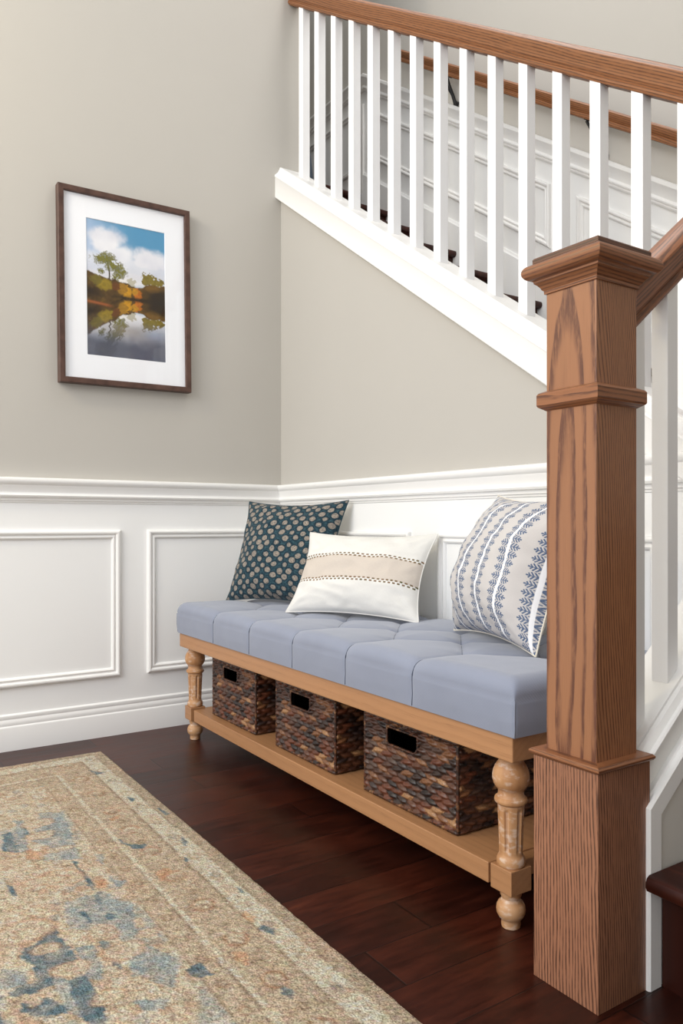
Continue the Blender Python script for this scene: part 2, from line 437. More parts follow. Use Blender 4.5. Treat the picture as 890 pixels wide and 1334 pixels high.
# lower flight: curb wall, cap, skirt, balusters, rail
S2 = .82
def cz(y): return .404+S2*(y+.449)
YN = -.4495
yw = .0
c2 = 1/math.sqrt(1+S2*S2)
CX = 2.0775
struct(MB().prism([(2.012,YN,0),(2.012,yw,0),(2.012,yw,cz(yw)-.032),(2.012,YN,cz(YN)-.032)], (.118,0,0)).build('wall_curb', M_TRIM))
kk = c2
def yp(z0, x, y0=YN, y1=yw): return [(x, y0, z0+S2*(y0+.449)), (x, y1, z0+S2*(y1+.449))]
trim(MB().sweep(yp(.404, CX), (1,0,0), [(-.034*kk,-.068),(-.034*kk,.055),(-.030*kk,.060),(-.022*kk,.0645),(-.014*kk,.0645),(-.011*kk,.062),(-.011*kk,.0555),(-.016*kk,.0545),(-.011*kk,.0525),(-.001*kk,.0465),(-.001*kk,.0375),(-.006*kk,.0365),(-.006*kk,.0350),(0,.0340),(0,-.066),(-.02*kk,-.068)], cut0=Z, cut1=Z), smooth='auto')
# skirt board with moulded edge: vertical at the front, mitred, then rising with the flight
yk = -.4585
SK = [(0,0),(0,.024),(-.004,.0265),(-.010,.024),(-.014,.0195),(-.017,.0195),(-.020,.0165),(-.020,.0)]
zt = .318
pth = [(2.130, yk, .0), (2.130, yk, zt), (2.130, yw, zt+S2*(yw-yk))]
# top edge strip (profile across the thickness, seen on the edge)
EDGE = [(0,0),(.0,.006),(.003,.0085),(.003,.011),(0,.013),(0,.016),(.003,.018),(.003,.023),(0,.026),(-.03,.026),(-.03,0)]
trim(MB().sweep(pth, (1,0,0), EDGE, cut1=Z), smooth='auto')
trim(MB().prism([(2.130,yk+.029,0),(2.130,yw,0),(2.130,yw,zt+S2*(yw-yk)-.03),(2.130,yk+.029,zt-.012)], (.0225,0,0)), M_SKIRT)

yb = -.4215
for j, y0 in enumerate((yb, yb+.1035, yb+.207, yb+.3105)):
    x0, x1 = CX-.0175, CX+.0175; y1 = y0+.033
    r0 = 1.176+.80*(y0+.4215); r1 = 1.176+.80*(y1+.4215)
    mb = MB().add([(x0,y0,cz(y0)),(x1,y0,cz(y0)),(x1,y1,cz(y1)),(x0,y1,cz(y1)),(x0,y0,r0+.001),(x1,y0,r0+.001),(x1,y1,r1+.001),(x0,y1,r1+.001)],
                  [(0,3,2,1),(4,5,6,7),(0,1,5,4),(1,2,6,5),(2,3,7,6),(3,0,4,7)])
    o = mb.build('baluster', M_BAL, bevel=.0012)
    lab = ['white square baluster directly behind the big oak newel post', 'white square baluster at the right edge, second behind the oak newel post',
           'third white baluster behind the oak newel post, up the lower flight', 'last white baluster of the lower flight, by the corner newel'][j]
    tag(o, lab, 'baluster', 'white balusters of the lower stair flight')
p0 = (CX, -.4655, 1.176+.80*(-.4655+.4215)); p1 = (CX, -.008, 1.176+.80*(-.008+.4215))
o = MB().sweep([p0, p1], (1,0,0), [(u*1.04, v) for u, v in rail_prof(.036, .077)], cut0=Z, cut1=Z).build('handrail', M_OAK_RAIL2, smooth='auto')
tag(o, 'oak handrail rising to the right from the head of the big newel post', 'handrail', 'stair handrails')

# newel posts
def newel(loc, label):
    root = empty('newel_post', loc, label, 'newel post', 'oak newel posts')
    hb, hs = .0705, .0545
    b = MB().square_lathe([(hb,0),(hb,.400)]).build('base', M_OAK_BASE, root, bevel=.001)
    MB().square_lathe([(hb,.4005),(hb+.004,.4025),(hb+.0065,.406),(hb+.0065,.409),(hb+.003,.4125),(hs,.4135)]).build('base_cap', M_OAK_CAP, root, smooth='auto')
    MB().square_lathe([(hs,.4125),(hs,1.236)]).build('shaft', M_OAK_SHAFT, root, bevel=.001)
    MB().square_lathe([(hs+.0003,1.0215),(hs+.011,1.0285),(hs+.0125,1.031),(hs+.0125,1.050),(hs+.010,1.0535),(hs+.0003,1.058)]).build('band', M_OAK_CAP, root)
    pr = [(hs+.0003,1.2325),(hs+.003,1.2325),(hs+.0035,1.2385),(hs+.006,1.2405),(hs+.008,1.2445),(hs+.012,1.2495),(hs+.016,1.2525),(hs+.0165,1.256),(hs+.0185,1.257)]
    cx_, cz_, rr = hs+.0175, 1.272, .0145
    for a in range(-85, 91, 14):
        q = math.radians(a); pr.append((cx_+rr*math.cos(q), cz_+rr*math.sin(q)))
    pr += [(.04,1.2868)]
    MB().square_lathe(pr).build('cap', M_OAK_CAP, root, smooth='auto')
    o = MB().square_lathe([(hs+.0165,1.2870),(hs+.0175,1.2885),(hs+.0175,1.2955),(hs+.0160,1.2980),(.001,1.2990)]).build('cap_top', M_OAK_TOP, root); o['label'] = 'darker top board of the post cap'
    return root
newel((2.0775,-.520,0), 'big square oak newel post with moulded cap in the right foreground')
n2 = newel((2.0775,.0575,.80), 'oak newel post at the turn of the stairs where both handrails meet')
struct(MB().box(2.008, 2.147, .002, .115, 0, .80).build('wall_corner', M_TRIM))

# ------------------------------------------------------------------ stairs
up = empty('staircase', (1.0,.57,0), 'dark cherry stair flight climbing left behind the white balusters', 'stairs', 'stair flights')
tread_xs = []
def step(root, x, z, y0, y1, run, rise):
    f = .030
    mb = MB()
    prof = [(x-run-.012, z-.030), (x-.010, z-.030), (x-.003, z-.026), (x, z-.019), (x, z-.011), (x-.003, z-.004), (x-.010, z), (x-run-.012, z)]
    mb.prism([(a, y0, b) for a, b in prof], (0, y1-y0, 0)); o = mb.build('tread', M_TREAD, root, smooth='auto'); rebase(o, root)
    o = MB().box(x-.045, x-.028, y0, y1, z-rise, z-.0305).build('riser', M_TREAD, root); rebase(o, root)
for kx in range(-2, 9):
    x = .030+.284*(kx-1); z = 2.205-.197*(kx-1)
    if kx == -2: continue
    step(up, x, z, .121, YF-.021, .284-.034, .197)
lx, lz = .030-.284*3, 2.205+.197*3
ld = MB().prism([(lx-1.54,.118,lz-.03),(lx-.008,.118,lz-.03),(lx,.118,lz-.02),(lx,.118,lz-.01),(lx-.008,.118,lz),(lx-1.54,.118,lz)], (0,YF-.12-.003,0)).build('upper_landing', M_TREAD, up, smooth='auto'); rebase(ld, up)
o = MB().box(lx-.045, lx-.028, .121, YF-.021, lz-.197, lz-.0305).build('riser', M_TREAD, up); rebase(o, up)
lo = empty('staircase', (2.65,-.1,0), 'dark cherry bottom step and flight at lower right, beside the white skirt', 'stairs', 'stair flights')
ts = [(-.475, .2065), (-.215, .413), (.045, .6195)]
for y, z in ts:
    prof = [(y+.300, z-.030), (y+.010, z-.030), (y+.003, z-.026), (y, z-.019), (y, z-.011), (y+.003, z-.004), (y+.010, z), (y+.300, z)]
    if y > 0: prof[0] = (y+.26, z-.03); prof[-1] = (y+.26, z)
    X0 = 2.157 if y < 0 else 2.157
    o = MB().prism([(X0, a, b) for a, b in prof], (3.157-X0, 0, 0)).build('tread', M_TREAD, lo, smooth='auto'); rebase(o, lo)
    o = MB().box(X0, 3.157, y+.048, y+.064, max(z-.2065,0), z-.0305).build('riser', M_TREAD, lo); rebase(o, lo)
o = MB().box(2.160, 3.157, .30, YF-.003, .796, .826).build('landing', M_TREAD, lo); rebase(o, lo)
o = MB().box(2.160, 3.157, .345, .36, .60, .7955).build('riser', M_TREAD, lo); rebase(o, lo)

# far wall: wainscot, sloping mouldings, skirt
SF = .69
def fz(x, z0): return z0-SF*x
xe = -.80
XR = 3.14
ye = YF-.0005
trim(MB().prism([(-2.4,ye,2.80),(xe,ye,2.80),(xe,ye,fz(xe,2.3)),(XR,ye,fz(XR,2.9)-.6),(XR,ye,fz(XR,2.90)),(xe,ye,fz(xe,2.90)),(-2.4,ye,fz(xe,2.90))], (0,-.005,0)), M_WAINS)
yq = ye-.005
CR = [(0,0),(0,.010),(.006,.014),(.012,.014),(.014,.020),(.020,.022),(.026,.018),(.030,.014),(.050,.022),(.064,.031),(.070,.036),(.083,.036),(.087,.030),(.087,0)]
def far(path, prof, m=M_TRIM, **k): return trim(MB().sweep(path, (0,-1,0), prof, **k), m, smooth='auto')
far([(-2.4,yq,3.405),(xe,yq,3.405),(XR,yq,3.405-SF*(XR-xe))], CR, M_TRIM)
SKP = [(0,0),(0,.014),(-.16,.014),(-.16,0)]
far([(xe-.02,yq,fz(xe-.02,2.368)),(2.1,yq,fz(2.1,2.368))], [(-.30,0),(-.30,.013),(-.014,.013),(-.010,.009),(0,.006),(0,0)], M_WAINS, cut0=Z, cut1=Z)
def far_panel(x0, x1, b=2.475, t=2.762):
    trim(panel([(x0,yq,fz(x0,b)),(x1,yq,fz(x1,b)),(x1,yq,fz(x1,t)),(x0,yq,fz(x0,t))], (0,-1,0)), smooth='auto')
far_panel(-.70, .635); far_panel(.783, 2.1)
trim(panel([(-2.3,yq,2.95),(-.93,yq,2.95),(-.93,yq,3.325),(-2.3,yq,3.325)], (0,-1,0)), smooth='auto')
trim(MB().box(-.835, -.80, yq-.014, yq, 2.80, 3.33), bevel=.003)
# wall-mounted handrail with brackets
wr = empty('wall_handrail', (.5,YF-.08,0), 'oak handrail fixed on black brackets to the wall behind the stairs', 'handrail')
yh = YF-.075
def wp(z0): return [(-.42,yh,z0+SF*.42),(2.0,yh,z0-SF*2.0)]
WR = [(0,-.017),(0,.017),(.008,.020),(.014,.019),(.018,.015),(.024,.019),(.036,.026),(.047,.027),(.054,.020),(.056,0),(.054,-.020),(.047,-.027),(.036,-.026),(.024,-.019),(.018,-.015),(.014,-.019),(.008,-.020)]
o = MB().sweep(wp(3.093), (0,-1,0), WR).build('rail', M_OAK_RAIL, wr, smooth='auto'); rebase(o, wr)
for bx in (.020, .925, 1.83):
    zr = 3.093-SF*bx
    mb = MB().tube([(bx,yq-.001,zr-.125),(bx,yq-.010,zr-.123),(bx,yq-.018,zr-.112),(bx,yq-.030,zr-.085),(bx,yq-.048,zr-.055),(bx,yh+.006,zr-.025),(bx,yh,zr-.004)], [.016,.014,.009,.0085,.0085,.0085,.008], 12)
    mb.tube([(bx,yq-.020,zr-.10),(bx-.016,yq-.042,zr-.05),(bx-.040,yh,zr+.022)], [.007,.006,.006], 10)
    mb.add([(bx-.045,yh-.011,zr+.0275),(bx+.025,yh-.011,zr-.0208),(bx+.025,yh+.011,zr-.0208),(bx-.045,yh+.011,zr+.0275),(bx-.045,yh-.011,zr+.0315),(bx+.025,yh-.011,zr-.0168),(bx+.025,yh+.011,zr-.0168),(bx-.045,yh+.011,zr+.0315)], [(0,3,2,1),(4,5,6,7),(0,1,5,4),(1,2,6,5),(2,3,7,6),(3,0,4,7)])
    o = mb.build('bracket', M_IRON, wr, smooth='auto'); rebase(o, wr); o['label'] = 'black iron handrail bracket'

# tall vase on the upper landing, glimpsed past the first baluster
vx, vy = -1.37, .90
vs = empty('vase', (vx,vy,lz), 'tall grey vase with dark foliage on the upper landing', 'vase')
MB().lathe([(.055,0),(.07,.01),(.085,.12),(.088,.26),(.07,.42),(.045,.50),(.050,.53),(.044,.53),(.036,.50),(.03,.46)], seg=32).build('body', M_VASE, vs, smooth=True)
mb = MB()
for q in range(26):
    a = random.uniform(0, 6.28); r = random.uniform(.01,.045); h = random.uniform(.53,.60); p = V((r*math.cos(a), r*math.sin(a), .50)); e = V((r*1.9*math.cos(a), r*1.9*math.sin(a), h)); s = V((-math.sin(a), math.cos(a), 0))*.012
    m_ = (p+e)/2; up_ = V((math.cos(a), math.sin(a), .2))*.004
    mb.add([p, m_-s, e, m_+s, m_+up_], [(0,1,4),(1,2,4),(2,3,4),(3,0,4)])
mb.build('foliage', M_LEAF, vs)

# ------------------------------------------------------------------ bench
B0 = V((1.0605,-.285,0))
bench = empty('bench', B0, 'long upholstered bench with turned wooden legs and a lower shelf', 'bench')
BX0, BX1, BY0, BY1 = .204, 1.917, -.5515, -.020
o = MB().box(BX0, BX1, BY0, BY1, .3525, .4045).build('apron', M_BENCHW, bench, bevel=.0025); rebase(o, bench)
mb = MB(); 
lxs = (.205+.028, 1.892-.028); lys = (-.501, -.072)
mb.box(.275, 1.8225, -.524, -.048, .0775, .1205)
mb.box(.245, .2755, -.4725, -.1005, .082, .118); mb.box(1.822, 1.852, -.4725, -.1005, .082, .118)
o = mb.build('shelf', M_BENCHW, bench, bevel=.002); rebase(o, bench)
LP = [(.012,0),(.0185,.001),(.0195,.006),(.019,.014),(.021,.018),(.025,.022),(.0285,.029),(.0295,.036),(.0285,.044),(.025,.051),(.020,.055),(.0185,.059),(.020,.063),(.0215,.066),(.0215,.0765)]
UP = [(.027,.1265),(.0285,.129),(.0290,.134),(.0285,.140),(.0265,.1445),(.0245,.1475),(.0235,.151),(.0237,.160),(.0245,.19),(.0258,.22),(.0268,.243),(.0272,.250),(.0285,.2515),(.0325,.255),(.0335,.259),(.0325,.263),(.028,.2665),(.0262,.270),(.0255,.2755),(.0265,.280),(.030,.284),(.0345,.291),(.0372,.300),(.0375,.308),(.0360,.317),(.0325,.326),(.028,.333),(.0250,.3375),(.0245,.342),(.0255,.346),(.0255,.3524)]
UPd = []
for (r0, z0), (r1, z1) in zip(UP, UP[1:]):
    n = 10 if (z1-z0) > .015 else 2
    for q in range(n): UPd.append((r0+(r1-r0)*q/n, z0+(z1-z0)*q/n))
UPd.append(UP[-1])
def flute(r, z, a):
    if .155 < z < .245:
        e = min(1, (z-.155)/.008, (.245-z)/.008); g = math.cos(a*6+.5)
        if g > .35: return r-.0042*e*min(1, (g-.35)*2.2)
    return r
for lx_ in lxs:
    for ly_ in lys:
        mb = MB().lathe(LP, seg=40)
        mb.lathe(UPd, seg=96, rad=flute)
        o = mb.build('leg', M_LEG, bench, smooth='auto', loc=(lx_-B0.x, ly_-B0.y, 0))
        MB().box(-.029, .029, -.029, .029, .0768, .1263).build('block', M_BENCHW, o, bevel=.0015)

# tufted cushion
bxs = [1.0705+.272*(i-2) for i in range(5)]
R1, R2, R3 = -.405, -.285, -.165
segs = []; btn = []
for i, x in enumerate(bxs):
    segs.append(((x, R1), (x, -.70))); segs.append(((x, R3), (x, .1))); btn += [(x, R1), (x, R3)]
    for d in (-.136, .136):
        segs.append(((x, R1), (x+d, R2))); segs.append(((x, R3), (x+d, R2)))
for i in range(6): btn.append((bxs[0]-.136+.272*i, R2))
segs.append(((bxs[0]-.136, R2), (-.2, R2))); segs.append(((bxs[-1]+.136, R2), (2.5, R2)))
def dseg(px, py):
    d = np.full(px.shape, 9.)
    for (ax, ay), (bx, by) in segs:
        vx_, vy_ = bx-ax, by-ay; tt = np.clip(((px-ax)*vx_+(py-ay)*vy_)/(vx_*vx_+vy_*vy_), 0, 1)
        d = np.minimum(d, np.hypot(px-ax-tt*vx_, py-ay-tt*vy_))
    return d
def round_box_pts(x0, x1, y0, y1, z0, z1, r, st):
    nx, ny, nz = [max(2, int(round((b-a)/st))) for a, b in ((x0,x1),(y0,y1),(z0,z1))]
    xs, ys, zs = np.linspace(x0,x1,nx+1), np.linspace(y0,y1,ny+1), np.linspace(z0,z1,nz+1)
    idx = {}; P = []; F = []
    def vid(i, j, k_):
        q = (i, j, k_)
        if q not in idx: idx[q] = len(P); P.append((xs[i], ys[j], zs[k_]))
        return idx[q]
    for i in range(nx):
        for j in range(ny):
            F.append((vid(i,j,nz),vid(i+1,j,nz),vid(i+1,j+1,nz),vid(i,j+1,nz)))
    for i in range(nx):
        for k_ in range(nz):
            F.append((vid(i,0,k_),vid(i+1,0,k_),vid(i+1,0,k_+1),vid(i,0,k_+1)))
            F.append((vid(i+1,ny,k_),vid(i,ny,k_),vid(i,ny,k_+1),vid(i+1,ny,k_+1)))
    for j in range(ny):
        for k_ in range(nz):
            F.append((vid(0,j+1,k_),vid(0,j,k_),vid(0,j,k_+1),vid(0,j+1,k_+1)))
            F.append((vid(nx,j,k_),vid(nx,j+1,k_),vid(nx,j+1,k_+1),vid(nx,j,k_+1)))
    for i in range(0):
        pass
    return np.array(P), F
CXa, CXb, CYa, CYb, CZa, CZb = .2035, 1.929, -.558, -.022, .4047, .509
r = .032
def cushion_pts(P, istop):
    """wrap a plain box grid into the upholstered shape"""
    ex = np.minimum(P[:,0]-CXa, CXb-P[:,0]); ey = np.minimum(P[:,1]-CYa, CYb-P[:,1])
    sx = np.where(P[:,0] < (CXa+CXb)/2, -1, 1); sy = np.where(P[:,1] < (CYa+CYb)/2, -1, 1)
    fx = np.clip(ex/r, 0, 1)*math.pi/2; fy = np.clip(ey/r, 0, 1)*math.pi/2
    Q = P.copy()
    nx_ = np.where(ex < r, np.cos(fx)*sx, 0); ny_ = np.where(ey < r, np.cos(fy)*sy, 0)
    ph = np.minimum(fx, fy)
    Q[:,0] = np.where(istop & (ex < r), np.where(sx < 0, CXa+r*(1-np.cos(fx)), CXb-r*(1-np.cos(fx))), P[:,0])
    Q[:,1] = np.where(istop & (ey < r), np.where(sy < 0, CYa+r*(1-np.cos(fy)), CYb-r*(1-np.cos(fy))), P[:,1])
    Q[:,2] = np.where(istop, CZb-r+r*np.sin(ph), P[:,2])
    N_ = np.stack([np.where(istop, nx_, np.where(ex < 1e-5, sx, 0)), np.where(istop, ny_, np.where(ey < 1e-5, sy, 0)), np.where(istop, np.sin(ph), 0)], 1)
    N_ /= np.linalg.norm(N_, axis=1)[:,None]+1e-9
    d = dseg(P[:,0], P[:,1])
    top = np.where(istop, np.sin(ph), 0)
    puff = .011*(1-np.exp(-(d/.042)**1.25)); puff_side = .0022*(1-np.exp(-(d/.025)**1.4))
    bt = np.zeros(len(P))
    for bx, by in btn: bt += .012*np.exp(-(np.hypot(P[:,0]-bx, P[:,1]-by)/.020)**1.6)
    fade = np.clip((P[:,2]-CZa)/.03, .0, 1); fade = np.where(istop, 1, fade)
    ends = np.clip(ex/.03, 0, 1)
    cre = .0030*np.exp(-(d/.0045)**2)*ends
    wav = np.array([mnoise.noise(V((p[0]*7, p[1]*13, p[2]*13)))+.5*mnoise.noise(V((p[0]*19, p[1]*25, p[2]*25))) for p in P])*.0013
    disp = top*puff+(1-top)*(puff_side*fade+.002*np.sin(np.clip((P[:,2]-CZa)/(CZb-CZa), 0, 1)*math.pi)*~istop)-cre*fade-bt*top+wav*fade
    Q = Q+N_*disp[:,None]
    Q[:,1] = np.clip(Q[:,1], None, -.008)
    return Q
P, F = round_box_pts(CXa, CXb, CYa, CYb, CZa, CZb-r, .03, .0048)
istop = P[:,2] > CZb-r-1e-6
Q = cushion_pts(P, istop)
mb = MB(); mb.v = [tuple(p) for p in Q]; mb.f = F
o = mb.build('cushion', M_CUSH, bench, smooth=True); rebase(o, bench)
# thin dark tubes laid in the creases, standing in for their shade
def pleat_shade(pts2, front=None):
    path = []
    if front is not None:
        zs = np.linspace(CZa+.002, CZb-r, 14); P_ = np.stack([np.full(14, front), np.full(14, CYa), zs], 1)
        path += [tuple(p) for p in cushion_pts(P_, np.zeros(14, bool))]
    (ax, ay), (bx, by) = pts2
    n = max(8, int(math.hypot(bx-ax, by-ay)/.006)); tt = np.linspace(0, 1, n)
    P_ = np.stack([ax+(bx-ax)*tt, ay+(by-ay)*tt, np.full(n, CZb-r)], 1)
    path += [tuple(p) for p in cushion_pts(P_, np.ones(n, bool))][(1 if front is not None else 0):]
    return path
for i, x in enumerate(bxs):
    ps = [pleat_shade(((x, CYa), (x, R1+.004)), x)]
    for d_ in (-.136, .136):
        ps.append(pleat_shade(((x, R1), (x+d_, R2)))); ps.append(pleat_shade(((x, R3), (x+d_, R2))))
    ps.append(pleat_shade(((x, R3), (x, CYb-.002))))
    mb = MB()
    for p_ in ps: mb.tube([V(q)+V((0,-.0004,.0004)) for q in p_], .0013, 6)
    o = mb.build('pleat_shade', M_CREASE, bench, smooth=True); rebase(o, bench); o['label'] = 'thin dark line for the shade in a crease'
for sx_ in (CXa, CXb):
    P_ = np.stack([np.full(8, sx_), np.full(8, CYa), np.linspace(CZa+.002, CZb-r, 8)], 1)
    pp = [tuple(p) for p in cushion_pts(P_, np.zeros(8, bool))]
    o = MB().tube(pp, .0014, 6).build('corner_seam', M_CUSH, bench, smooth=True); rebase(o, bench)

# ------------------------------------------------------------------ baskets
PAL = [lin(c) for c in ((84,54,42),(106,68,50),(58,40,34),(140,96,64),(186,142,100),(66,52,50),(116,68,48),(90,68,58),(40,28,26),(152,108,74))]
PW = [.17,.16,.15,.12,.05,.08,.10,.07,.07,.03]
def hsh(a, b, c=0):
    x = math.sin(a*127.1+b*311.7+c*74.7)*43758.5453; return x-math.floor(x)
def pick(h):
    for c, w in zip(PAL, PW):
        if h < w: return c
        h -= w
    return PAL[0]
def rope(mb, cols, path, r, tw=.012, seed=0):
    pts = [V(p) for p in path]; dense = []
    for a, b in zip(pts, pts[1:]):
        n = max(1, int((b-a).length/.0035))
        for q in range(n): dense.append(a+(b-a)*q/n)
    dense.append(pts[-1])
    n0 = len(mb.v)
    mb.tube(dense, r, 8, mod=lambda i, q: 1+.22*math.sin(q*2+i*.0035/tw*6.28))
    for i in range(len(dense)):
        for k_ in range(8):
            s_i = int(i*.0035/tw*2+k_/4.); c = pick(hsh(s_i, seed, 3)); g = .9; cols.append((c[0]*g, c[1]*g, c[2]*g, 1))
def basket(w, dpt, h, wh=.115):
    root = bpy.data.objects.new('storage_basket', None); COL.objects.link(root); root.empty_display_size = .1
    mb = MB(); cols = []; rh, sw, st = .0138, .036, .0030
    hw, hd = w/2, dpt/2
    for sd in range(4):
        L = w if sd % 2 == 0 else dpt
        na = int(L/st); nzz = int(h/st); base = len(mb.v)
        o0 = [(-hw,-hd),(hw,-hd),(hw,hd),(-hw,hd)][sd]; dr = [(1,0),(0,1),(-1,0),(0,-1)][sd]; on = (dr[1], -dr[0])
        for j in range(nzz+1):
            z = h*j/nzz; row = int(z/rh); fz_ = z/rh-row
            for i in range(na+1):
                a = L*i/na
                jit = .18*mnoise.noise(V((a*9, z*9, sd*7.)))
                ph = a/sw+.5*(row % 2)+jit+.42*(fz_-.5)*(1 if row % 2 else -1); cell = math.floor(ph); fa = ph-cell
                lens = abs(math.sin(math.pi*fa))**.8; ver = abs(math.sin(math.pi*fz_))**.8
                dd = .0085*lens*ver+.0018*mnoise.noise(V((a*50, z*160, sd+3.)))
                if i in (0, na): dd = .002
                hh = hsh(cell, row, sd+w*10); c = pick(hh)
                g = .55+.65*lens*ver+.18*mnoise.noise(V((a*90, z*400, sd)))
                # tips of the strands run lighter
                mb.v.append((o0[0]+dr[0]*a+on[0]*dd, o0[1]+dr[1]*a+on[1]*dd, z)); g = min(1.15, max(.45, g)) if False else 1.
                v_ = 1+.25*mnoise.noise(V((a*70, z*260, sd+9.)))
                cols.append((c[0]*v_, c[1]*v_, c[2]*v_, 1))
        for j in range(nzz):
            z = h*(j+.5)/nzz
            for i in range(na):
                a = L*(i+.5)/na
                if sd % 2 == 0 and abs(a-L*.445) < wh/2 and h-.060 < z < h-.016 and abs(a-L*.445)+max(0, (h-.048-z))*.6 < wh/2: continue
                q = base+j*(na+1)+i
                mb.f.append((q, q+1, q+na+2, q+na+1))
    b0 = len(mb.v)
    mb.box(-hw+.004, hw-.004, -hd+.004, hd-.004, 0, .006); cols += [(*PAL[2], 1)]*8
    mb.c = cols; mb.build('body', M_WEAVE, root, smooth=True)
    # inside shell, near-black for the basket's shade (four walls with the same opening)
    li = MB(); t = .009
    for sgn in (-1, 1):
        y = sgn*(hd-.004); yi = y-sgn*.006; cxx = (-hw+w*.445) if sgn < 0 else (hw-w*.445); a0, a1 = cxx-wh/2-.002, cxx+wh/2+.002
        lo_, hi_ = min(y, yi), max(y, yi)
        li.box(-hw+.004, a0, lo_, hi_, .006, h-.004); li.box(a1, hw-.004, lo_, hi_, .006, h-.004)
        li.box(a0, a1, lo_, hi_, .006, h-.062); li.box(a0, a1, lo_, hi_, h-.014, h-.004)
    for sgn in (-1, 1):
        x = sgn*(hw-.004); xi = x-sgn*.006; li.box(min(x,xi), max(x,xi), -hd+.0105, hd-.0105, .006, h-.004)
    li.build('shade_shell', M_BLACK, root)
    mb = MB(); cols = []
    rope(mb, cols, [(-hw,-hd-.002,h),(hw,-hd-.002,h),(hw+.002,hd,h),(-hw,hd+.002,h),(-hw-.002,-hd,h)], .0058, seed=1)
    mb.c = cols; mb.build('rim', M_WEAVE, root, smooth=True)
    mb = MB(); cols = []
    rope(mb, cols, [(-hw,-hd-.003,.005),(hw,-hd-.003,.005),(hw+.003,hd,.005),(-hw,hd+.003,.005),(-hw-.003,-hd,.005)], .0045, .009, seed=2)
    mb.c = cols; mb.build('bottom_edging', M_WEAVE, root, smooth=True)
    for x, y in ((-hw,-hd),(hw,-hd),(hw,hd),(-hw,hd)):
        mb = MB(); cols = []; rope(mb, cols, [(x*1.004,y*1.004,.008),(x*1.004,y*1.004,h-.004)], .0042, .010, seed=4)
        mb.c = cols; mb.build('corner_post', M_WEAVE, root, smooth=True)
    mb = MB(); cols = []; cxx = -hw+w*.445; e = wh/2
    rope(mb, cols, [(cxx-e,-hd-.004,h-.060),(cxx-e,-hd-.004,h-.016),(cxx+e,-hd-.004,h-.016),(cxx+e,-hd-.004,h-.046),(cxx+e-.010,-hd-.004,h-.060),(cxx-e,-hd-.004,h-.060)], .0032, .008, seed=5)
    mb.c = cols; mb.build('handle_binding', M_WEAVE, root, smooth=True)
    return root
bk = basket(.335, .385, .205)
specs = [(.372+.1675, 1.0, 'brown woven basket at the left end of the bench shelf, beside the far leg'),
         (.852+.1675, 1.0, 'middle one of three brown woven baskets on the bench shelf'),
         (1.333+.1775, 1.06, 'brown woven basket nearest the oak newel post, largest in view')]
for i, (x, sx, lab) in enumerate(specs):
    if i == 0: r_ = bk
    else:
        r_ = bk.copy(); COL.objects.link(r_)
        for ch in list(bk.children):
            c = ch.copy(); COL.objects.link(c); c.parent = r_
    r_.location = (x, -.486+.1925, .1215); r_.scale = (sx, 1, 1)
    tag(r_, lab, 'basket', 'woven baskets under the bench')

# ------------------------------------------------------------------ pillows
def pillow(name, C, T, n, matf, label, pinch=.07, Tb=None, seed=0, ew=0., ear=0.):
    BL, BR, TL, TR = [V(c) for c in C]; Tb = Tb or T*.75
    U = (BR-BL).normalized(); W = (TL-BL); N = U.cross(W).normalized()
    ctr = (BL+BR)/2; root = empty('throw_pillow', ctr, label, 'pillow', 'throw pillows on the bench')
    for sidei, (nm, mat) in enumerate((('front_cover', matf), ('back_cover', M_CREAM))):
        mb = MB(); uv = []; sg = 1 if sidei == 0 else -1; TT = T if sidei == 0 else Tb
        for j in range(n+1):
            v = -1+2*j/n
            for i in range(n+1):
                u = -1+2*i/n
                uu = u*(1-pinch*(1-v*v)*abs(u)**2); vv = v*(1-pinch*(1-u*u)*abs(v)**2)
                s, t = (1+uu)/2, (1+vv)/2
                p = BL*(1-s)*(1-t)+BR*s*(1-t)+TL*(1-s)*t+TR*s*t
                e = max(0, (1-abs(u)**2.2))*max(0, (1-abs(v)**2.2))
                th = TT*e**.58*(1+.10*(-v))
                w = mnoise.noise(V((u*1.7+seed, v*1.7, sidei*5.)))*.009+mnoise.noise(V((u*4+seed, v*4, 2.)))*.006+abs(mnoise.noise(V((u*3+v*2+seed, v*3-u, 7.))))*-.008
                # gathers that run from the corners and seams
                gat = math.sin((math.atan2(abs(v)-1.02, abs(u)-1.02))*14+seed)*.0035*math.exp(-((1-abs(u))**2+(1-abs(v))**2)*5)
                seam = mnoise.noise(V((u*9+seed, v*9, 4.)))*.006*(math.exp(-(1-abs(u))*7)+math.exp(-(1-abs(v))*7))
                off = th+(w+gat+seam)*min(1, e*4)
                mb.v.append(p+N*(sg*off)-V((BL+BR)/2)); uv.append(((1+u)/2, (1+v)/2))
        for j in range(n):
            for i in range(n):
                q = j*(n+1)+i; f = (q, q+1, q+n+2, q+n+1); mb.f.append(f if sg > 0 else f[::-1])
        mb.uv = uv; mb.build(nm, mat, root, smooth=True)
    mb = MB(); ring = []
    m_ = 60
    for k_ in range(4*m_+1):
        q = k_ % (4*m_); a = q//m_; f = (q % m_)/m_*2-1
        u, v = [(f,-1),(1,f),(-f,1),(-1,-f)][a]
        uu = u*(1-pinch*(1-v*v)*abs(u)**2); vv = v*(1-pinch*(1-u*u)*abs(v)**2); s, t = (1+uu)/2, (1+vv)/2
        ring.append(BL*(1-s)*(1-t)+BR*s*(1-t)+TL*(1-s)*t+TR*s*t-V((BL+BR)/2))
    mb.tube(ring, .0022, 6); mb.build('seam', matf if name == 'band' else (M_SEAM_T if name == 'teal' else M_CREAM), root, smooth=True)
    return root
zc = .513
pillow('teal', ((.196,-.355,zc),(.637,-.163,zc),(.136,-.223,.906),(.577,-.030,.904)), .085, 60, M_P1, 'dark teal floral block-print pillow, square, standing at the far left end', .10, .05, 1.)
